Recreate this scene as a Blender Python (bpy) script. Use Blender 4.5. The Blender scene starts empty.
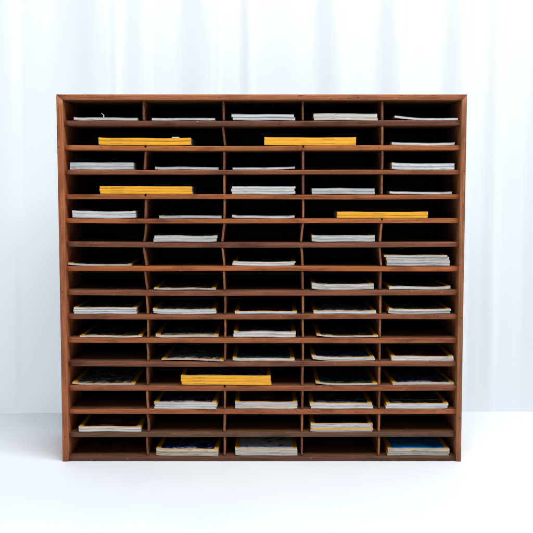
import bpy, bmesh, math, random
from mathutils import Vector, Matrix
R = math.radians
random.seed(11)
scene = bpy.context.scene
col = scene.collection

# ------------------------------------------------------------------ camera
F = 930.0                         # focal length in photo pixels (photo 533 wide)
PITCH = math.atan(73.5 / F)
CP, SP = math.cos(PITCH), math.sin(PITCH)
DIST = 2.577
def _ray(u, v):
    return Vector((u - 266.5, F * CP + (266.5 - v) * SP, -F * SP + (266.5 - v) * CP))
_r = _ray(266.5, 461.6)
ZC = -_r.z * DIST / _r.y          # eye height so that the cabinet's foot is on the floor
CX = 0.013
def front(u, v, y=0.0):
    """point measured on the upright plane at depth y"""
    r = _ray(u, v)
    t = (DIST + y) / r.y
    return CX + r.x * t, ZC + r.z * t
cam_d = bpy.data.cameras.new('camera')
cam = bpy.data.objects.new('camera', cam_d)
col.objects.link(cam)
cam_d.sensor_width = 36; cam_d.lens = 36 * F / 533.0
cam_d.clip_end = 100; cam_d.clip_start = 0.05
cam.location = (CX, -DIST, ZC)
cam.rotation_euler = (math.pi / 2 - PITCH, 0, 0)
scene.camera = cam

# ------------------------------------------------------------------ light
world = bpy.data.worlds.new('World'); scene.world = world
world.use_nodes = True
bg = world.node_tree.nodes['Background']
bg.inputs[0].default_value = (0.80, 0.90, 1.0, 1)
bg.inputs[1].default_value = 0.30
def area(name, loc, target, sx, sy, power, colour):
    l = bpy.data.lights.new(name, 'AREA'); l.shape = 'RECTANGLE'
    l.size = sx; l.size_y = sy; l.energy = power; l.color = colour
    o = bpy.data.objects.new(name, l); col.objects.link(o)
    o.location = loc
    o.rotation_euler = (Vector(target) - Vector(loc)).to_track_quat('-Z', 'Y').to_euler()
    return o
area('softbox_light', (0.70, -1.6, 3.4), (-0.1, -0.15, 0.3), 3.0, 1.3, 154, (0.95, 0.98, 1.0))
area('window_light', (-0.35, 1.9, 1.4), (-0.2, 0.6, 1.0), 5.2, 2.8, 66, (0.95, 0.975, 1.0))
scene.view_settings.view_transform = 'Standard'
scene.view_settings.look = 'None'
scene.view_settings.exposure = 0.0
scene.view_settings.gamma = 1.0
scene.render.engine = 'CYCLES'
scene.cycles.max_bounces = 8

# ------------------------------------------------------------------ materials
def srgb(r, g, b):
    def f(c):
        c /= 255.0
        return c / 12.92 if c <= 0.04045 else ((c + 0.055) / 1.055) ** 2.4
    return (f(r), f(g), f(b), 1)
def new_mat(name):
    m = bpy.data.materials.new(name); m.use_nodes = True
    nt = m.node_tree
    return m, nt, nt.nodes['Principled BSDF']
def N(nt, kind, **kw):
    n = nt.nodes.new(kind)
    for k, v in kw.items():
        setattr(n, k, v)
    return n
def ramp(nt, stops):
    r = N(nt, 'ShaderNodeValToRGB')
    el = r.color_ramp.elements
    while len(el) < len(stops): el.new(0.5)
    for e, (p, c) in zip(el, stops):
        e.position = p; e.color = c
    return r
def scale_c(c, k): return (min(c[0]*k,1), min(c[1]*k,1), min(c[2]*k,1), 1)

def wood(name, base, axis='x', seed=0, rough=0.5, wear=0.5):
    """oiled old mahogany-like plank with grain running along axis"""
    m, nt, b = new_mat(name)
    L = nt.links.new
    tc = N(nt, 'ShaderNodeTexCoord')
    mp = N(nt, 'ShaderNodeMapping')
    rnd = random.Random(seed)
    mp.inputs['Location'].default_value = [rnd.uniform(-9, 9) for _ in range(3)]
    L(tc.outputs['Object'], mp.inputs['Vector'])
    def stretched(along, across):
        s = N(nt, 'ShaderNodeMapping')
        v = [across] * 3; v['xyz'.index(axis)] = along
        s.inputs['Scale'].default_value = v
        L(mp.outputs[0], s.inputs['Vector'])
        return s
    g1 = N(nt, 'ShaderNodeTexNoise'); g1.inputs['Scale'].default_value = 1
    g1.inputs['Detail'].default_value = 8; g1.inputs['Roughness'].default_value = 0.65
    g1.inputs['Distortion'].default_value = 0.6
    L(stretched(3.0, 95).outputs[0], g1.inputs['Vector'])
    g2 = N(nt, 'ShaderNodeTexNoise'); g2.inputs['Scale'].default_value = 1
    g2.inputs['Detail'].default_value = 5
    L(stretched(14, 420).outputs[0], g2.inputs['Vector'])
    blot = N(nt, 'ShaderNodeTexNoise'); blot.inputs['Scale'].default_value = 1
    blot.inputs['Detail'].default_value = 6; blot.inputs['Roughness'].default_value = 0.6
    L(stretched(9, 26).outputs[0], blot.inputs['Vector'])
    r1 = ramp(nt, [(0.28, scale_c(base, 0.66)), (0.5, base), (0.74, scale_c(base, 1.30))])
    L(g1.outputs[0], r1.inputs[0])
    r2 = ramp(nt, [(0.36, (0.55, 0.50, 0.48, 1)), (0.56, (1, 1, 1, 1))])
    L(g2.outputs[0], r2.inputs[0])
    mx = N(nt, 'ShaderNodeMixRGB', blend_type='MULTIPLY'); mx.inputs[0].default_value = 0.75
    L(r1.outputs[0], mx.inputs[1]); L(r2.outputs[0], mx.inputs[2])
    r3 = ramp(nt, [(0.32, (0.46, 0.40, 0.38, 1)), (0.5, (0.95, 0.95, 0.95, 1)), (0.70, (1.0, 1.0, 1.0, 1))])
    L(blot.outputs[0], r3.inputs[0])
    m2 = N(nt, 'ShaderNodeMixRGB', blend_type='MULTIPLY'); m2.inputs[0].default_value = wear
    L(mx.outputs[0], m2.inputs[1]); L(r3.outputs[0], m2.inputs[2])
    # small dings and specks
    vo = N(nt, 'ShaderNodeTexNoise'); vo.inputs['Scale'].default_value = 1
    vo.inputs['Detail'].default_value = 2
    L(stretched(60, 150).outputs[0], vo.inputs['Vector'])
    r4 = ramp(nt, [(0.24, (0.25, 0.2, 0.18, 1)), (0.31, (1, 1, 1, 1))])
    L(vo.outputs[0], r4.inputs[0])
    m3 = N(nt, 'ShaderNodeMixRGB', blend_type='MULTIPLY'); m3.inputs[0].default_value = 0.9
    L(m2.outputs[0], m3.inputs[1]); L(r4.outputs[0], m3.inputs[2])
    r5 = ramp(nt, [(0.72, (0, 0, 0, 1)), (0.79, (1, 1, 1, 1))])
    L(vo.outputs[0], r5.inputs[0])
    m4 = N(nt, 'ShaderNodeMixRGB'); m4.inputs[2].default_value = srgb(205, 160, 125)
    ml = N(nt, 'ShaderNodeMath', operation='MULTIPLY'); ml.inputs[1].default_value = 0.5
    L(r5.outputs[0], ml.inputs[0]); L(ml.outputs[0], m4.inputs[0]); L(m3.outputs[0], m4.inputs[1])
    L(m4.outputs[0], b.inputs['Base Color'])
    rr = N(nt, 'ShaderNodeMapRange'); rr.inputs[3].default_value = rough - 0.1; rr.inputs[4].default_value = rough + 0.2
    L(blot.outputs[0], rr.inputs[0]); L(rr.outputs[0], b.inputs['Roughness'])
    b.inputs['Specular IOR Level'].default_value = 0.3
    bp = N(nt, 'ShaderNodeBump'); bp.inputs['Strength'].default_value = 0.35; bp.inputs['Distance'].default_value = 0.0008
    L(g1.outputs[0], bp.inputs['Height']); L(bp.outputs[0], b.inputs['Normal'])
    return m

def plain(name, c, rough=0.6, spec=0.3):
    m, nt, b = new_mat(name)
    L = nt.links.new
    tc = N(nt, 'ShaderNodeTexCoord'); n = N(nt, 'ShaderNodeTexNoise'); n.inputs['Scale'].default_value = 30
    L(tc.outputs['Object'], n.inputs['Vector'])
    r = ramp(nt, [(0.3, scale_c(c, 0.88)), (0.7, scale_c(c, 1.08))])
    L(n.outputs[0], r.inputs[0]); L(r.outputs[0], b.inputs['Base Color'])
    b.inputs['Roughness'].default_value = rough; b.inputs['Specular IOR Level'].default_value = spec
    return m

def pages_mat(name, c_lo, c_hi):
    """cut edge of a block of coated paper: fine horizontal leaf lines and a few darker leaves"""
    m, nt, b = new_mat(name)
    L = nt.links.new
    tc = N(nt, 'ShaderNodeTexCoord'); oi = N(nt, 'ShaderNodeObjectInfo')
    ad = N(nt, 'ShaderNodeVectorMath', operation='ADD')
    cm = N(nt, 'ShaderNodeVectorMath', operation='SCALE'); cm.inputs['Scale'].default_value = 7.3
    cb = N(nt, 'ShaderNodeCombineXYZ')
    for k in range(3): L(oi.outputs['Random'], cb.inputs[k])
    L(cb.outputs[0], cm.inputs[0])
    L(tc.outputs['Object'], ad.inputs[0]); L(cm.outputs[0], ad.inputs[1])
    def nz(sc, detail):
        mp = N(nt, 'ShaderNodeMapping'); mp.inputs['Scale'].default_value = sc
        n = N(nt, 'ShaderNodeTexNoise'); n.inputs['Scale'].default_value = 1; n.inputs['Detail'].default_value = detail
        L(ad.outputs[0], mp.inputs[0]); L(mp.outputs[0], n.inputs['Vector'])
        return n
    n1 = nz((9, 9, 700), 4); n2 = nz((5, 5, 2600), 3); n3 = nz((30, 30, 420), 4)
    r1 = ramp(nt, [(0.32, c_lo), (0.56, c_hi)]); L(n1.outputs[0], r1.inputs[0])
    r2 = ramp(nt, [(0.34, (0.72, 0.73, 0.74, 1)), (0.6, (1, 1, 1, 1))]); L(n2.outputs[0], r2.inputs[0])
    r3 = ramp(nt, [(0.31, (0.36, 0.35, 0.35, 1)), (0.43, (1, 1, 1, 1))]); L(n3.outputs[0], r3.inputs[0])
    a = N(nt, 'ShaderNodeMixRGB', blend_type='MULTIPLY'); a.inputs[0].default_value = 1
    c = N(nt, 'ShaderNodeMixRGB', blend_type='MULTIPLY'); c.inputs[0].default_value = 0.8
    L(r1.outputs[0], a.inputs[1]); L(r2.outputs[0], a.inputs[2])
    L(a.outputs[0], c.inputs[1]); L(r3.outputs[0], c.inputs[2])
    L(c.outputs[0], b.inputs['Base Color'])
    b.inputs['Roughness'].default_value = 0.65; b.inputs['Specular IOR Level'].default_value = 0.2
    bp = N(nt, 'ShaderNodeBump'); bp.inputs['Strength'].default_value = 0.5; bp.inputs['Distance'].default_value = 0.0005
    L(n1.outputs[0], bp.inputs['Height']); L(bp.outputs[0], b.inputs['Normal'])
    return m

def yellow_mat(name, c, k=1.0):
    m, nt, b = new_mat(name)
    L = nt.links.new
    tc = N(nt, 'ShaderNodeTexCoord'); oi = N(nt, 'ShaderNodeObjectInfo')
    n = N(nt, 'ShaderNodeTexNoise'); n.noise_dimensions = '4D'
    mp = N(nt, 'ShaderNodeMapping'); mp.inputs['Scale'].default_value = (30, 30, 300)
    m1 = N(nt, 'ShaderNodeMath', operation='MULTIPLY'); m1.inputs[1].default_value = 40
    L(oi.outputs['Random'], m1.inputs[0]); L(m1.outputs[0], n.inputs['W'])
    L(tc.outputs['Object'], mp.inputs[0]); L(mp.outputs[0], n.inputs['Vector'])
    n.inputs['Scale'].default_value = 1; n.inputs['Detail'].default_value = 6
    r = ramp(nt, [(0.25, scale_c(c, 0.72)), (0.48, c), (0.75, scale_c(c, 1.12))])
    L(n.outputs[0], r.inputs[0]); L(r.outputs[0], b.inputs['Base Color'])
    b.inputs['Roughness'].default_value = 0.42; b.inputs['Specular IOR Level'].default_value = 0.35
    return m

def picture_mat(name, cols, scale, seed, dist=1.5):
    m, nt, b = new_mat(name)
    L = nt.links.new
    tc = N(nt, 'ShaderNodeTexCoord')
    mp = N(nt, 'ShaderNodeMapping'); rnd = random.Random(seed)
    mp.inputs['Location'].default_value = [rnd.uniform(-5, 5) for _ in range(3)]
    L(tc.outputs['Object'], mp.inputs[0])
    n = N(nt, 'ShaderNodeTexNoise'); n.inputs['Scale'].default_value = scale
    n.inputs['Detail'].default_value = 5; n.inputs['Distortion'].default_value = dist
    L(mp.outputs[0], n.inputs['Vector'])
    k = len(cols)
    r = ramp(nt, [(0.34 + 0.34 * i / max(1, k - 1), c) for i, c in enumerate(cols)])
    L(n.outputs[0], r.inputs[0]); L(r.outputs[0], b.inputs['Base Color'])
    b.inputs['Roughness'].default_value = 0.3; b.inputs['Specular IOR Level'].default_value = 0.3
    return m

M = {}
M['white'] = pages_mat('white_page_edges', (0.40, 0.43, 0.45, 1), (0.68, 0.715, 0.74, 1))
M['grey'] = pages_mat('greyish_page_edges', (0.32, 0.34, 0.35, 1), (0.58, 0.605, 0.61, 1))
M['cream'] = pages_mat('cream_page_edges', (0.36, 0.36, 0.31, 1), (0.62, 0.615, 0.56, 1))
M['yellow'] = yellow_mat('yellow_cover', (0.80, 0.37, 0.020, 1))
M['yellow_old'] = yellow_mat('faded_yellow_cover', (0.72, 0.37, 0.05, 1))
M['paper'] = plain('white_paper', (0.8, 0.8, 0.8, 1))
M['silver_ink'] = plain('silver_ink', (0.50, 0.55, 0.60, 1))
M['dark_ink'] = plain('dark_ink', (0.42, 0.22, 0.03, 1))
M['black_gap'] = plain('dark_notch', (0.008, 0.006, 0.005, 1), 0.9, 0.05)
M['nail'] = plain('nail_head_metal', (0.03, 0.025, 0.02, 1), 0.5, 0.4)
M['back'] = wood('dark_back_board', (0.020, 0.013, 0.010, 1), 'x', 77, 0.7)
PIC = {
 'black': picture_mat('dark_cover_picture', [(0.006, 0.007, 0.01, 1), (0.02, 0.02, 0.025, 1), (0.30, 0.31, 0.33, 1)], 30, 1),
 'navy': picture_mat('navy_cover_picture', [(0.004, 0.008, 0.03, 1), (0.01, 0.03, 0.14, 1), (0.36, 0.38, 0.50, 1)], 26, 2),
 'blue': picture_mat('bright_blue_cover_picture', [(0.01, 0.10, 0.42, 1), (0.02, 0.36, 0.85, 1), (0.08, 0.48, 0.90, 1)], 16, 3),
 'pale': picture_mat('pale_grey_cover_picture', [(0.01, 0.015, 0.03, 1), (0.52, 0.62, 0.76, 1), (0.66, 0.74, 0.84, 1), (0.76, 0.82, 0.88, 1)], 12, 4, 3.0),
 'grey': picture_mat('steel_grey_cover_picture', [(0.02, 0.02, 0.02, 1), (0.10, 0.12, 0.15, 1), (0.66, 0.70, 0.74, 1)], 34, 5),
 'redbrown': picture_mat('dark_red_cover_picture', [(0.006, 0.004, 0.004, 1), (0.05, 0.012, 0.008, 1), (0.36, 0.14, 0.09, 1)], 22, 6),
 'green': picture_mat('dark_teal_cover_picture', [(0.004, 0.01, 0.02, 1), (0.01, 0.04, 0.08, 1), (0.10, 0.26, 0.24, 1)], 30, 7),
 'bluespot': picture_mat('dark_cover_picture_with_blue', [(0.01, 0.01, 0.012, 1), (0.012, 0.02, 0.03, 1), (0.02, 0.16, 0.50, 1)], 7, 8),
}

# ------------------------------------------------------------------ builders
def link_mesh(name, bm, mats, parent=None, smooth=False):
    me = bpy.data.meshes.new(name); bm.to_mesh(me); bm.free()
    if not isinstance(mats, (list, tuple)): mats = [mats]
    for m in mats: me.materials.append(m)
    for p in me.polygons: p.use_smooth = smooth
    o = bpy.data.objects.new(name, me); col.objects.link(o)
    if parent: o.parent = parent
    return o
def thing(name, label, cat, loc=(0, 0, 0), rz=0, group=None):
    o = bpy.data.objects.new(name, None); col.objects.link(o)
    o.empty_display_size = 0.03
    o.location = loc; o.rotation_euler = (0, 0, rz)
    o['label'] = label; o['category'] = cat
    if group: o['group'] = group
    return o

def section(w, t, b):
    """rounded rectangle, w across, t thick, centred"""
    w /= 2; t /= 2
    k = b * 0.3
    pts = []
    for sx, sy in ((1, -1), (1, 1), (-1, 1), (-1, -1)):
        a = [(sx * w, sy * (t - b)), (sx * (w - k), sy * (t - k)), (sx * (w - b), sy * t)]
        if (sx, sy) in ((1, 1), (-1, -1)): pass
        else: a.reverse()
        pts += a
    return pts
def sweep(stations, frame):
    """stations: list of (centre Vector, list of 2d section points); frame: (across, up) vectors"""
    bm = bmesh.new()
    rings = []
    for c, sec in stations:
        rings.append([bm.verts.new(c + frame[0] * p[0] + frame[1] * p[1]) for p in sec])
    n = len(rings[0])
    for a, b in zip(rings, rings[1:]):
        for i in range(n):
            bm.faces.new((a[i], a[(i + 1) % n], b[(i + 1) % n], b[i]))
    bm.faces.new(rings[0]); bm.faces.new(list(reversed(rings[-1])))
    bmesh.ops.recalc_face_normals(bm, faces=bm.faces)
    return bm
X, Y, Z = Vector((1, 0, 0)), Vector((0, 1, 0)), Vector((0, 0, 1))
def plank_x(x0, x1, z0, z1, y0, y1, wob=0.0, n=28, seed=0, bow=0.0, bev=0.0016, chip=0.0):
    rnd = random.Random(seed); ph = [rnd.uniform(0, 6.28) for _ in range(4)]
    st = []
    for i in range(n + 1):
        s = i / n; x = x0 + (x1 - x0) * s
        dz = wob * (math.sin(3.1 * s * 2 + ph[0]) + 0.5 * math.sin(9 * s + ph[1])) - bow * 4 * s * (1 - s)
        dt = wob * 0.4 * math.sin(17 * s + ph[2]) + chip * rnd.uniform(-1, 1)
        dy = wob * 0.8 * math.sin(5 * s + ph[3])
        st.append((Vector((x, (y0 + y1) / 2 + dy, (z0 + z1) / 2 + dz)), section(y1 - y0, z1 - z0 + dt, bev)))
    return sweep(st, (Y, Z))
def plank_z(xc, t, z0, z1, y0, y1, curve=None, n=14, bev=0.0012):
    st = []
    for i in range(n + 1):
        s = i / n; z = z0 + (z1 - z0) * s
        dx = curve(s) if curve else 0
        st.append((Vector((xc + dx, (y0 + y1) / 2, z)), section(t, y1 - y0, bev)))
    return sweep(st, (X, Y))
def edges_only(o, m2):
    """the sawn front edge keeps slot 0, the other faces take m2, darkened for interior shade"""
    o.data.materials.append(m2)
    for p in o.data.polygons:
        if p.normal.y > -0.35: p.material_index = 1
def mitre(o):
    for v in o.data.vertices:
        if abs(v.co.x) > 0.3 and v.co.z > z_top_in - 0.02:
            xi, xo = (x_l_in, x_l_out) if v.co.x < 0 else (x_r_in, x_r_out)
            q = (v.co.x - xi) / (xo - xi)
            if o['end'] == 'z' and v.co.z > z_top - 0.03:
                if v.co.z > z_top_in - 0.005: v.co.z = z_top_in + (z_top - z_top_in) * q - 0.0002
            if o['end'] == 'x' and abs(v.co.x - xo) < 0.003:
                h = (v.co.z - z_top_in) / (z_top - z_top_in)
                v.co.x = xi + (xo - xi) * h
def box(bm, x0, x1, y0, y1, z0, z1):
    v = [bm.verts.new(p) for p in ((x0,y0,z0),(x1,y0,z0),(x1,y1,z0),(x0,y1,z0),(x0,y0,z1),(x1,y0,z1),(x1,y1,z1),(x0,y1,z1))]
    for f in ((3,2,1,0),(4,5,6,7),(0,1,5,4),(1,2,6,5),(2,3,7,6),(3,0,4,7)):
        bm.faces.new([v[i] for i in f])

# ------------------------------------------------------------------ setting
def floor():
    m, nt, b = new_mat('white_painted_floor')
    L = nt.links.new
    tc = N(nt, 'ShaderNodeTexCoord'); n = N(nt, 'ShaderNodeTexNoise'); n.inputs['Scale'].default_value = 2.2
    n.inputs['Detail'].default_value = 7
    L(tc.outputs['Object'], n.inputs['Vector'])
    r = ramp(nt, [(0.3, (0.83, 0.855, 0.88, 1)), (0.65, (0.87, 0.892, 0.912, 1))])
    L(n.outputs[0], r.inputs[0]); L(r.outputs[0], b.inputs['Base Color'])
    b.inputs['Roughness'].default_value = 0.6; b.inputs['Specular IOR Level'].default_value = 0.2
    bm = bmesh.new()
    v = [bm.verts.new(p) for p in ((-5, -4, 0), (5, -4, 0), (5, 3, 0), (-5, 3, 0))]
    bm.faces.new(v)
    o = link_mesh('floor', bm, m); o['kind'] = 'structure'
floor()

def curtain():
    m = bpy.data.materials.new('sheer_white_fabric'); m.use_nodes = True
    nt = m.node_tree; L = nt.links.new
    out = nt.nodes['Material Output']; nt.nodes.remove(nt.nodes['Principled BSDF'])
    tc = N(nt, 'ShaderNodeTexCoord')
    mp = N(nt, 'ShaderNodeMapping'); mp.inputs['Scale'].default_value = (900, 900, 700)
    wv = N(nt, 'ShaderNodeTexNoise'); wv.inputs['Scale'].default_value = 1
    L(tc.outputs['Object'], mp.inputs[0]); L(mp.outputs[0], wv.inputs['Vector'])
    bp = N(nt, 'ShaderNodeBump'); bp.inputs['Strength'].default_value = 0.1; bp.inputs['Distance'].default_value = 0.0005
    L(wv.outputs[0], bp.inputs['Height'])
    d = N(nt, 'ShaderNodeBsdfDiffuse'); d.inputs[0].default_value = (0.765, 0.785, 0.80, 1)
    t = N(nt, 'ShaderNodeBsdfTranslucent'); t.inputs[0].default_value = (0.86, 0.89, 0.91, 1)
    L(bp.outputs[0], d.inputs['Normal'])
    mx = N(nt, 'ShaderNodeMixShader'); mx.inputs[0].default_value = 0.38
    L(d.outputs[0], mx.inputs[1]); L(t.outputs[0], mx.inputs[2]); L(mx.outputs[0], out.inputs[0])
    x0, x1, nx, nz = -2.3, 2.5, 900, 60
    top = 2.45
    rnd = random.Random(5)
    # (start of the pleat's shaded flank, crest) seen along the rail; the cloth rises to each crest and falls sharply after it
    pleats = [(-1.95,-1.86),(-1.72,-1.60),(-1.45,-1.37),(-1.22,-1.10),(-0.94,-0.84),(-0.70,-0.51),(-0.475,-0.395),(-0.30,-0.172),
              (-0.085,-0.045),(0.165,0.262),(0.375,0.47),(0.60,0.685),(0.752,0.80),(0.89,0.96),(1.05,1.16),(1.30,1.38),(1.55,1.68),(1.80,1.93),(2.1,2.2)]
    kn = []
    for a_, c_ in pleats:
        kn.append((a_, 0.0)); kn.append((c_, -(0.008 + 0.22 * (c_ - a_))))
        kn.append((c_ + min(0.028, 0.4 * (c_ - a_)), -0.002))
    def lin(x):
        if x <= kn[0][0] or x >= kn[-1][0]: return 0.0
        for (xa, ya), (xb, yb) in zip(kn, kn[1:]):
            if xa <= x <= xb:
                q = (x - xa) / (xb - xa); q = q * q * (3 - 2 * q)
                return ya + (yb - ya) * q
        return 0.0
    def prof(x, z):
        xs_ = x + 0.010 * (z - 1.3) * math.sin(3.7 * x + 1.1) + 0.004 * math.sin(4 * z + 6 * x)
        amp = 0.35 + 0.65 * min(1, z / 1.5)
        if x < -0.75: amp *= 0.6
        y = amp * lin(xs_)
        y += 0.010 * math.sin(2.1 * x + 0.7) + 0.0012 * math.sin(31 * x + 1.5 * z) + 0.0008 * math.sin(57 * x - z)
        if z < 0.12:                                   # the hem rests on the floor and eases forward
            k = (0.12 - z) / 0.12
            y -= 0.006 * k * k * (1 + 0.8 * math.sin(9 * x) * math.sin(4.3 * x + 1))
        return y
    bm = bmesh.new(); g = []
    for j in range(nz + 1):
        s = j / nz; z = -0.004 + top * s ** 1.5
        g.append([bm.verts.new((x0 + (x1 - x0) * i / nx, 0.60 + prof(x0 + (x1 - x0) * i / nx, z), z)) for i in range(nx + 1)])
    for j in range(nz):
        for i in range(nx):
            bm.faces.new((g[j][i], g[j][i+1], g[j+1][i+1], g[j+1][i]))
    o = link_mesh('curtain', bm, m, None, True)
    o['label'] = 'long white sheer curtain hanging in soft folds behind the cabinet'
    o['category'] = 'curtain'
curtain()

# ------------------------------------------------------------------ cabinet
# heights measured on the cabinet's front, from the top board to the foot
SH = [(120.5,125.6),(145.5,150.4),(169.9,174.3),(194.4,199.1),(218.5,223.1),(242.1,247.1),(266.2,271.1),(290.1,295.3),
      (314.3,319.2),(337.8,343.0),(361.3,366.4),(385.5,390.8),(409.3,414.1),(432.3,437.1),(456.2,461.4)]
x_l_out = (front(55.8, 95)[0] + front(62.7, 461)[0]) / 2
x_r_out = (front(467.1, 95)[0] + front(461.3, 461)[0]) / 2
x_l_in = x_l_out + 0.0182
x_r_in = x_r_out - 0.0148
z_top = front(261, 94.3)[1]
z_top_in = front(261, 100.1)[1]
DEP = 0.315
SY = 0.010                     # shelf edges sit a centimetre behind the frame
print('cabinet', x_l_out, x_r_out, z_top, 'eye', ZC)
cab = thing('pigeonhole_cabinet', 'wide old brown wooden pigeonhole cabinet with fifteen rows of magazine slots', 'cabinet', (0, 0, 0))
WB = (0.285, 0.094, 0.042, 1)
def tone(r, g, b, k=0.86):
    c = srgb(r, g, b); return (c[0]*k*1.06, c[1]*k*1.07, c[2]*k*0.84, 1)
sl = link_mesh('side_panel', plank_z((x_l_out + x_l_in) / 2, x_l_in - x_l_out, 0.001, z_top, 0, DEP,
          lambda s: 0.0008 * math.sin(math.pi * s), 30, 0.0018), wood('side_wood_orange', tone(176, 102, 70), 'z', 1, 0.5, 0.6), cab, True)
sr = link_mesh('side_panel', plank_z((x_r_out + x_r_in) / 2, x_r_out - x_r_in, 0.001, z_top, 0.0003, DEP,
          lambda s: -0.0006 * math.sin(math.pi * s), 30, 0.0018), wood('side_wood_brown', tone(164, 104, 74), 'z', 2, 0.5, 0.6), cab, True)
tp = link_mesh('top_panel', plank_x(x_l_out, x_r_out, z_top_in, z_top, 0.0002, DEP, 0.0, 40, 3),
          wood('top_wood', tone(170, 102, 72), 'x', 3, 0.5, 0.6), cab, True)
for o_, e_ in ((sl, 'z'), (sr, 'z'), (tp, 'x')):
    o_['end'] = e_; mitre(o_); del o_['end']
INNER_SHADE = wood('shade_toned_wood', tone(112, 72, 54), 'x', 91, 0.5, 0.8)  # darker brown for inner faces: the compartments' shade is put into the colour
INNER_SHADE_UP = wood('shade_toned_upright', tone(120, 74, 52), 'y', 92, 0.5, 0.8)  # side faces of the uprights, with the same shade painted in
tp.data.materials.append(INNER_SHADE)
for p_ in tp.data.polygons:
    if p_.normal.z < -0.5: p_.material_index = 1  # underside of the top board carries the painted shade too
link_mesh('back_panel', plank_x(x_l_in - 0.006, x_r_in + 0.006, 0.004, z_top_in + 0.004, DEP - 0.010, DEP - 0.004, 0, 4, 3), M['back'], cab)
shelf_tone = [(112,62,48),(176,100,58),(146,82,54),(166,92,54),(176,98,58),(132,76,56),(182,98,54),(140,80,58),
              (148,84,56),(170,96,60),(134,78,56),(158,88,58),(168,92,60),(112,74,60),(98,60,50)]
shelves = []; zt = []; zb = []
for i, (a, b) in enumerate(SH):
    z1 = front(262, a, SY)[1]; z0 = front(262, b, SY)[1]
    if i == 14: z0 = 0.0012
    zt.append(z1); zb.append(z0)
    sh = link_mesh('bottom_board' if i == 14 else 'shelf',
        plank_x(x_l_in - 0.004, x_r_in + (0.004 if i < 14 else 0.002), z0, z1, SY if i < 14 else 0.002, DEP - 0.0115, 0.0006, 44, 40 + i,
                0.0012 if i in (5, 7) else 0.0004, 0.0016 if i < 14 else 0.0026, 0.0 if i < 14 else 0.0006),
        wood('shelf_wood', tone(*shelf_tone[i]), 'x', 20 + i, 0.5, 1.0), cab, True)
    edges_only(sh, INNER_SHADE)
    shelves.append(sh)
# uprights between the shelves: (row, top x, bottom x, bow) measured on the front
DV = [[(143.5,143.5),(223.3,223.6),(303.1,303.0),(382.5,382.5)],
      [None,(222.7,225.0),None,(382.4,382.3)],
      [(145.6,144.2),(224.1,223.9),(303.2,303.2),(382.6,382.3)],
      [None,(224.3,224.4),(303.3,303.3),(382.1,381.9)],
      [(145.6,145.0),(224.4,224.2),(303.3,303.2),None],
      [(145.9,143.6),(224.5,222.2),(303.3,301.2),(381.9,380.3)],
      [(143.4,146.5),(222.0,224.2),(301.4,302.6),(380.0,381.5)],
      [(144.7,147.0),(223.6,224.7),(302.6,302.8),(380.9,380.4)],
      [(146.1,147.6),(225.0,225.0),(303.0,303.0),(380.7,380.4)],
      [(147.6,147.8),(225.0,225.1),(302.9,303.2),(380.4,380.2)],
      [(147.0,148.0),(225.1,224.9),(303.0,303.0),(380.0,379.8)],
      [(147.4,147.7),None,(302.9,302.4),(379.8,379.5)],
      [(147.0,147.8),(224.8,224.6),(302.8,302.3),(379.9,379.4)],
      [(147.0,148.2),(224.7,224.3),(302.2,301.8),(379.5,379.0)],
      [(146.7,147.9),(224.6,224.5),(302.1,301.8),(379.2,378.8)]]
dmats = [wood('divider_wood', tone(*c), 'y', 60 + k, 0.5, 0.6) for k, c in enumerate([(156,96,66),(136,80,58),(170,104,70),(124,72,54)])]
dr = random.Random(3)
for r, row in enumerate(DV):
    za = z_top_in if r == 0 else zb[r - 1]
    zc = zt[r]
    va = 100 if r == 0 else SH[r - 1][1]
    for c, d in enumerate(row):
        if d is None:
            # an empty housing slot shows in the shelf edge where an upright was taken out
            ref = DV[r + 1][c][0] if r + 1 < 15 and DV[r + 1][c] else 382
            xn = front(ref, SH[r][0], SY)[0]
            bm = bmesh.new(); box(bm, xn - 0.0026, xn + 0.0026, SY - 0.0011, SY + 0.03, zc - 0.0048, zc + 0.0006)
            link_mesh('notch', bm, M['black_gap'], shelves[r])
            continue
        xa = front(d[0], va, SY)[0]; xb = front(d[1], SH[r][0], SY)[0]
        bowd = dr.uniform(-0.0008, 0.0008) + (0.0014 if r in (5, 13) and c == 0 else 0)
        f = lambda s, xa=xa, xb=xb, q=bowd: (xb + (xa - xb) * s) + q * 4 * s * (1 - s)
        dv = link_mesh('divider', plank_z(0, 0.0056 + dr.uniform(-0.0006, 0.0006), zc - 0.0012, za + 0.0012, SY + 0.0035 + dr.uniform(-0.001, 0.001), DEP - 0.0115,
                  f, 12, 0.001), dmats[dr.randrange(4)], cab, True)
        edges_only(dv, INNER_SHADE_UP)
# small nail heads in the frame
for (u, v) in ((58.7,147.4),(62.6,292),(65.0,437),(464.0,171),(461.6,318),(459.9,418)):
    x, z = front(u, v)
    bm = bmesh.new()
    bmesh.ops.create_cone(bm, cap_ends=True, segments=12, radius1=0.0016, radius2=0.0012, depth=0.0012,
                          matrix=Matrix.Translation((x, -0.0004, z)) @ Matrix.Rotation(R(90), 4, 'X'))
    link_mesh('nail_head', bm, M['nail'], cab)

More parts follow.
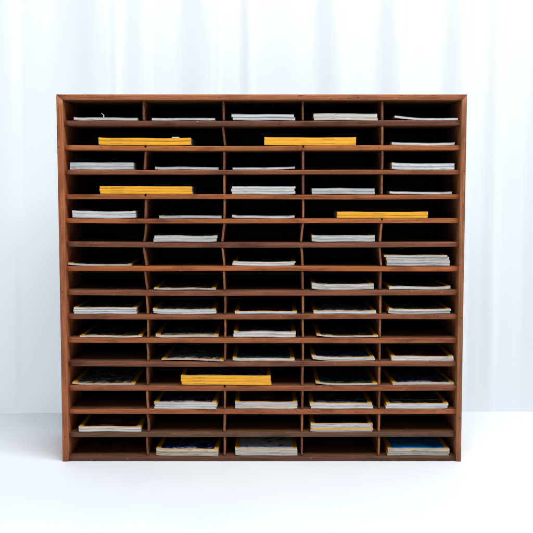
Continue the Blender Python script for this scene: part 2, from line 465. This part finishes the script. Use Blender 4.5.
# ------------------------------------------------------------------ magazines
ORD = ['first','second','third','fourth','fifth','sixth','seventh','eighth','ninth','tenth','eleventh','twelfth','thirteenth','fourteenth','lowest']
SLOT = ['leftmost slot','second slot from the left','middle slot','fourth slot from the left','rightmost slot']
def magazine_mesh(w, d, t, spine, bend, pic, pages, cover, seed, mast=None, spine_text=False, root=None, tx=0.10):
    """w across, d deep, t thick; spine 'left' or 'front'; bend(s) lifts the sheet along x"""
    nx = 22
    rnd = random.Random(seed)
    ph = rnd.uniform(0, 6.28); ph2 = rnd.uniform(0, 6.28)
    ct = 0.00035
    def hz(x):
        return bend(x / w)
    def th(x, y):
        # a glued back is a touch thicker than the open side
        q = (x / w) if spine == 'left' else (y / d)
        return t * (1.0 - 0.06 * q) + 0.0004 * math.sin(11 * x / w + ph) * math.sin(4 * x / w + ph2)
    # block of pages
    bm = bmesh.new(); rings = []
    px0 = 0.0006 if spine == 'left' else 0.0002
    px1 = w - 0.0003
    py0 = 0.0004 if spine == 'left' else 0.0006
    py1 = d - 0.001
    rows = 5
    for i in range(nx + 1):
        x = px0 + (px1 - px0) * i / nx
        ring = []
        T = th(x, 0) - 2 * ct
        # rounded outline of the page block front edge, leaves not perfectly flush
        for (yy, f) in ((py0 + 0.0006, 0.0), (py0 + 0.0001, 0.12), (py0, 0.35), (py0 + rnd.uniform(0, .0003), 0.65), (py0 + 0.0001, 0.88), (py0 + 0.0006, 1.0)):
            ring.append(bm.verts.new((x, yy, hz(x) + ct + T * f)))
        T2 = th(x, d) - 2 * ct
        ring.append(bm.verts.new((x, py1, hz(x) + ct + T2)))
        ring.append(bm.verts.new((x, py1, hz(x) + ct)))
        rings.append(ring)
    k = len(rings[0])
    for a, b in zip(rings, rings[1:]):
        for i in range(k): bm.faces.new((a[i], a[(i+1) % k], b[(i+1) % k], b[i]))
    bm.faces.new(rings[0]); bm.faces.new(list(reversed(rings[-1])))
    bmesh.ops.recalc_face_normals(bm, faces=bm.faces)
    link_mesh('pages', bm, pages, root, True if False else False)
    # cover: lower sheet, upper sheet with its picture field, back
    bm = bmesh.new()
    bl, bf = (0.0120, 0.0075) if spine == 'left' else (0.0100, 0.0125)
    xs = [0, bl] + [bl + (w - 2 * bl) * i / 14 for i in range(1, 14)] + [w - bl, w]
    ys = [0, bf, d * 0.5, d - 0.010, d]
    def sheet(z_of, up, field):
        g = [[bm.verts.new((x, y, z_of(x, y))) for x in xs] for y in ys]
        g2 = [[bm.verts.new((x, y, z_of(x, y) + ct)) for x in xs] for y in ys]
        for j in range(len(ys) - 1):
            for i in range(len(xs) - 1):
                fa = bm.faces.new((g2[j][i], g2[j][i+1], g2[j+1][i+1], g2[j+1][i]))
                bm.faces.new((g[j][i], g[j+1][i], g[j+1][i+1], g[j][i+1]))
                if field and 0 < i < len(xs) - 2 and 0 < j < len(ys) - 2: fa.material_index = 1
        for i in range(len(xs) - 1):
            bm.faces.new((g[0][i], g[0][i+1], g2[0][i+1], g2[0][i])).material_index = 2 if spine == 'left' else 0
            bm.faces.new((g[-1][i+1], g[-1][i], g2[-1][i], g2[-1][i+1]))
        for j in range(len(ys) - 1):
            bm.faces.new((g[j+1][0], g[j][0], g2[j][0], g2[j+1][0]))
            bm.faces.new((g[j][-1], g[j+1][-1], g2[j+1][-1], g2[j][-1]))
    sheet(lambda x, y: hz(x), 1, False)
    sheet(lambda x, y: hz(x) + th(x, y) - ct, 1, True)
    if spine == 'left':
        n = 6
        for j in range(n):
            y0 = d * j / n; y1 = d * (j + 1) / n
            f = bm.faces.new([bm.verts.new(p) for p in ((0, y1, hz(0)), (0, y0, hz(0)), (0, y0, hz(0) + th(0, y0)), (0, y1, hz(0) + th(0, y1)))])
    else:
        prev = None
        for i in range(nx + 1):
            x = w * i / nx
            T = th(x, 0)
            cur = [bm.verts.new((x, yy, hz(x) + T * f)) for yy, f in ((0.0004, 0.0), (-0.0003, 0.10), (-0.0006, 0.5), (-0.0003, 0.90), (0.0004, 1.0))]
            if prev:
                for q in range(4): bm.faces.new((prev[q], cur[q], cur[q+1], prev[q+1]))
            prev = cur
    cv = link_mesh('cover', bm, [cover, pic, M['paper']], root)
    def text(body, size, x, y, z, rot, mat):
        cu = bpy.data.curves.new('lettering', 'FONT'); cu.body = body; cu.size = size
        cu.align_x = 'LEFT'; cu.extrude = 0.00005
        to = bpy.data.objects.new('lettering', cu); col.objects.link(to)
        dg = bpy.context.evaluated_depsgraph_get()
        me = bpy.data.meshes.new_from_object(to.evaluated_get(dg))
        bpy.data.objects.remove(to)
        me.materials.clear(); me.materials.append(mat)
        o = bpy.data.objects.new('lettering', me); col.objects.link(o)
        o.parent = cv; o.location = (x, y, z); o.rotation_euler = rot
        return o
    if mast:
        text(mast[0], mast[1], mast[2], mast[3], hz(w * 0.5) + t + 0.0006, (0, 0, 0), M['silver_ink'])
    if spine_text and t > 0.006:
        text('NATIONAL GEOGRAPHIC', 0.0032, w * tx, -0.0008, hz(w * 0.3) + t * 0.32, (R(90), 0, 0), M['dark_ink'])
    return cv

# row, slot, x0, x1 (front edge, photo px), y top, [thicknesses bottom..top], spine, look, bend kind, picture, tint
W, S = 'white', 'spine'
mags = [
 (1,1, 73.6,138.0,117.6,[1], W,'cream','flat','black'),
 (1,2,151.7,215.0,118.1,[1], W,'white','flat','black'),
 (1,3,232.0,294.6,114.4,[1,1], W,'white','wave','black'),
 (1,4,313.5,377.8,113.7,[0.8,1.2], W,'cream','flat','black'),
 (1,5,394.6,458.0,117.6,[1], W,'white','liftleft','black'),
 (2,1, 98.9,191.0,138.2,[1.6,1], S,'yellow','flat','black'),
 (2,3,264.3,355.8,137.5,[1.5,1], S,'yellow','flat','black'),
 (2,5,391.7,454.8,142.9,[1], W,'white','flat','black'),
 (3,1, 69.4,133.3,162.6,[1,1.3], W,'grey','wave','black'),
 (3,2,155.0,218.4,167.2,[1], W,'grey','flat','black'),
 (3,3,232.5,295.0,166.8,[1], W,'white','liftright','black'),
 (3,5,391.2,454.0,163.3,[1,1], W,'white','flat','black'),
 (4,1,100.0,192.0,186.5,[1,1,1], S,'yellow','slope','black'),
 (4,3,231.5,295.3,186.4,[1,1,0.9], W,'white','flat','black'),
 (4,4,312.1,375.0,188.3,[1,1], W,'grey','flat','black'),
 (4,5,389.6,452.0,191.9,[1], W,'white','flat','black'),
 (5,1, 72.6,136.0,211.4,[1.6,1], W,'white','flat','black'),
 (5,2,159.0,221.5,215.7,[1], W,'grey','flat','black'),
 (5,3,232.0,294.6,215.9,[1], W,'white','flat','black'),
 (5,4,337.4,427.9,212.0,[1,1.2], S,'yellow','flat','black'),
 (6,2,153.8,217.4,235.8,[1,0.9], W,'grey','flat','black'),
 (6,4,312.0,375.5,235.7,[1,1], W,'grey','flat','black'),
 (7,1, 68.0,132.0,263.7,[1], W,'white','liftleft2','black'),
 (7,3,232.8,295.0,262.0,[1.2,0.6], W,'white','flat','black'),
 (7,5,386.7,450.0,255.3,[1,1.1,1.2,0.7], W,'grey','wave','black'),
 (8,2,153.8,215.8,288.3,[1], W,'cream','flat','black'),
 (8,4,312.0,374.2,284.2,[1,1], W,'grey','flat','black'),
 (8,5,389.2,451.2,287.0,[1], W,'white','flat','black'),
 (9,1, 73.6,137.2,307.6,[1,1,0.8], W,'white','wave','black'),
 (9,2,153.2,216.2,309.5,[0.9,1.1], W,'white','flat','grey'),
 (9,3,234.7,297.0,311.5,[1], W,'white','flat','redbrown'),
 (9,4,313.5,376.2,311.0,[1], W,'white','wave','grey'),
 (9,5,388.6,450.7,309.3,[1,0.7], W,'white','flat','black'),
 (10,1,79.7,142.0,335.9,[1], W,'white','flat','black'),
 (10,2,155.6,218.4,335.1,[1], W,'grey','flat','black'),
 (10,3,233.6,295.9,331.8,[1,1], W,'white','flat','navy'),
 (10,4,316.6,378.3,335.5,[1], W,'white','sag','black'),
 (11,2,161.4,223.6,359.2,[1], W,'grey','hump','grey'),
 (11,3,232.6,294.6,358.5,[1], W,'white','flat','green'),
 (11,4,312.3,375.4,357.0,[1,1], W,'white','sag','navy'),
 (11,5,391.2,453.5,356.5,[0.9,1], W,'white','flat','redbrown'),
 (12,1,72.2,135.0,383.3,[1], W,'white','liftleft2','grey'),
 (12,2,181.4,271.0,376.2,[1,1,1.1], S,'yellow','flat','navy'),
 (12,4,315.6,377.6,383.3,[1], W,'white','sag','green'),
 (12,5,392.6,454.8,382.8,[1], W,'white','flat','navy'),
 (13,2,154.6,217.2,402.0,[1,0.8,0.9], W,'white','flat','navy'),
 (13,3,235.4,298.0,402.3,[1,0.9,0.9], W,'white','flat','redbrown'),
 (13,4,310.4,373.2,403.3,[1,1], W,'white','wave','black'),
 (13,5,385.8,447.8,403.6,[1,1], W,'white','flat','black'),
 (14,1,78.3,140.8,426.9,[1,1], W,'white','flat','redbrown'),
 (14,4,310.8,372.8,423.8,[0.8,0.8,1,1], W,'cream','flat','bluespot'),
 (15,2,156.6,219.0,448.8,[0.9,1,1], W,'cream','flat','navy'),
 (15,3,235.0,297.2,448.8,[1,1,0.8], W,'white','flat','pale'),
 (15,5,387.6,449.2,448.9,[1,0.9,1], W,'cream','flat','blue'),
]
LOOK = {'white':'white-edged','grey':'greyish-edged','cream':'cream-edged','yellow':'yellow-spined'}
PICN = {'navy':'navy cover','blue':'bright blue cover','pale':'pale grey picture cover','grey':'steel grey cover','redbrown':'dark reddish cover','green':'dark teal cover','bluespot':'blue-black cover'}
def bend_fn(kind, L, rnd):
    a = rnd.uniform(0.0003, 0.0008); p = rnd.uniform(0, 6.28); q = rnd.uniform(5, 8)
    cl = rnd.choice([0, 0.0008, 0.0016, 0.0022]); cr = rnd.choice([0, 0, 0.0006, 0.0012])
    base = lambda s: a * (1 + math.sin(q * s + p)) + cl * max(0, 1 - s / 0.14) ** 2 + cr * max(0, 1 - (1 - s) / 0.12) ** 2
    if kind == 'wave': return lambda s: 0.0005 * (1 + math.sin(9 * s + p)) + 0.0002
    if kind == 'liftleft': return lambda s: 0.0075 * max(0, 1 - s / 0.55) ** 1.6 + 0.001 * s
    if kind == 'liftleft2': return lambda s: 0.0035 * max(0, 1 - s / 0.3) ** 1.5 + 0.0002
    if kind == 'liftright': return lambda s: 0.0030 * max(0, (s - 0.5) / 0.5) ** 2 + a
    if kind == 'sag': return lambda s: 0.0055 * max(0, 1 - s / 0.35) ** 1.7 + 0.0018 * max(0, (s - 0.5) * 2) ** 1.5
    if kind == 'hump': return lambda s: 0.0022 * math.sin(math.pi * min(1, s * 1.1)) + 0.002 * (1 - s)
    if kind == 'slope': return lambda s: 0.0012 * (1 - s) + 0.0001
    return base
rnd = random.Random(21)
total = 0
for (row, slot, u0, u1, vt, ts, kind, look, bk, pic) in mags:
    i = row - 1
    zs = zt[i]
    is_s = kind == S
    yb = SY + (0.004 if not is_s else 0.003)
    xa = front(u0, SH[i][0] - 2, yb)[0]; xb = front(u1, SH[i][0] - 2, yb)[0]
    h = front(266, vt, yb)[1] - zs - 0.0006
    h = max(h, 0.0042)
    unit = h / sum(ts)
    w = 0.254 if is_s else 0.1746
    d = 0.1746 if is_s else 0.254
    w = min(xb - xa, w * 1.01)
    z = zs + 0.0005
    bf = bend_fn(bk, w, rnd)
    if bk in ('liftleft', 'sag', 'hump', 'liftleft2', 'liftright'): unit *= (0.72 if len(ts) == 1 else 0.9)
    n = len(ts)
    for k, tk in enumerate(ts):
        t = unit * tk - 0.0001
        ox = rnd.uniform(-0.0018, 0.0018) if n > 1 else 0
        oy = rnd.uniform(-0.0012, 0.0012)
        rz = R(rnd.uniform(-0.35, 0.35))
        pg = M[look] if look != 'yellow' else M['white']
        lk = look
        cov = 'yellow'
        topc = k == n - 1
        if (row, slot) == (7, 5):
            if topc: ox = -0.0075; pg = M['cream']; lk = 'cream'
            if k == 0: ox = 0
        if (row, slot) == (14, 4) and k == 1: pg = M['yellow_old']
        if (row, slot) == (15, 5) and not topc: pg = M['grey']; lk = 'grey'
        if (row, slot) in ((13, 5), (14, 4)) and topc: pg = M['white']; lk = 'white'
        if (row, slot) == (14, 4) and k == 0: pg = M['white']; lk = 'white'
        if (row, slot) == (14, 1) and topc: pass
        # a few lie a little turned, as in the left and right columns
        if not is_s and slot == 2 and row in (11, 13, 15): rz += R(-2.5)
        if not is_s and slot == 5 and row in (12, 8): rz += R(2.0)
        pn = pic if topc else 'black'
        pos = '' if n == 1 else (('lower of two' if k == 0 else 'upper of two') if n == 2 else
               ((('bottom of ' if k == 0 else 'top of ' if topc else 'middle of ' if n == 3 else 'second lowest of ' if k == 1 else 'third lowest of ')
                + ('three' if n == 3 else 'four'))))
        where = '%s row, %s' % (ORD[i], SLOT[slot - 1])
        if is_s: where = {(2,1):'second row, wide left slot',(2,3):'second row, wide right-hand slot',(4,1):'fourth row, wide left slot',
                          (5,4):'fifth row, wide right slot',(12,2):'twelfth row, wide slot'}[(row, slot)]
        bits = LOOK[lk] + ' magazine'
        if topc and pic in PICN: bits += ' with ' + PICN[pic]
        if n == 1: bits = 'single ' + bits
        label = bits + ', ' + (pos + ', ' if pos else '') + where
        o = thing('magazine', label, 'magazine', (xa + ox, yb + oy, z), rz, 'magazines lying in the cabinet slots')
        mast = None
        if topc and (row, slot) == (10, 2): mast = ('NATIONAL GEOGRAPHIC', 0.0125, 0.022, 0.020)
        if topc and (row, slot) == (13, 4): mast = ('NATIONAL GEOGRAPHIC', 0.0100, 0.020, 0.018)
        if topc and (row, slot) == (13, 5): mast = ('NATIONAL GEOGRAPHIC', 0.0120, 0.022, 0.045)
        magazine_mesh(w, d, t, 'front' if is_s else 'left', bf, PIC[pn], pg, M[cov], rnd.randrange(9999), mast, is_s, o, 0.62 if (row, slot) == (2, 3) else 0.38 if row == 5 else 0.12)
        total += 1
        # next one rests on this one
        z += t + 0.0001
    if (row, slot) == (1, 1):
        # torn paper strip standing up out of the first magazine
        bm = bmesh.new()
        pts = [(0.0, 0.0), (-0.0006, 0.003), (0.0002, 0.0065), (-0.0035, 0.0095), (-0.0072, 0.0125)]
        wd = [0.0022, 0.0020, 0.0021, 0.0017, 0.0008]
        prev = None
        for (px, pz), ww in zip(pts, wd):
            cur = [bm.verts.new((px - ww / 2, 0, pz)), bm.verts.new((px + ww / 2, 0.0003, pz)), bm.verts.new((px + ww / 2, 0.0006, pz)), bm.verts.new((px - ww / 2, 0.0004, pz))]
            if prev:
                for q in range(4): bm.faces.new((prev[q], prev[(q+1) % 4], cur[(q+1) % 4], cur[q]))
            prev = cur
        bm.faces.new(prev)
        x, _ = front(103.6, 117, yb)
        s = link_mesh('paper_strip', bm, M['paper'], None)
        s.location = (x, yb + 0.004, z + 0.0004)
        s['label'] = 'tiny torn white paper strip standing up on the top left magazine'
        s['category'] = 'paper scrap'
    if (row, slot) == (2, 1):
        bm = bmesh.new(); box(bm, 0, 0.019, 0, 0.045, 0, 0.0022)
        bmesh.ops.bevel(bm, geom=bm.edges[:], offset=0.0006, segments=1)
        x, _ = front(172, 139, yb)
        s = link_mesh('paper_slip', bm, M['paper'], None)
        s.location = (x, yb - 0.0004, z + 0.0012)
        s['label'] = 'small white paper slip on yellow magazines in second row'
        s['category'] = 'paper scrap'
print('magazines', total)
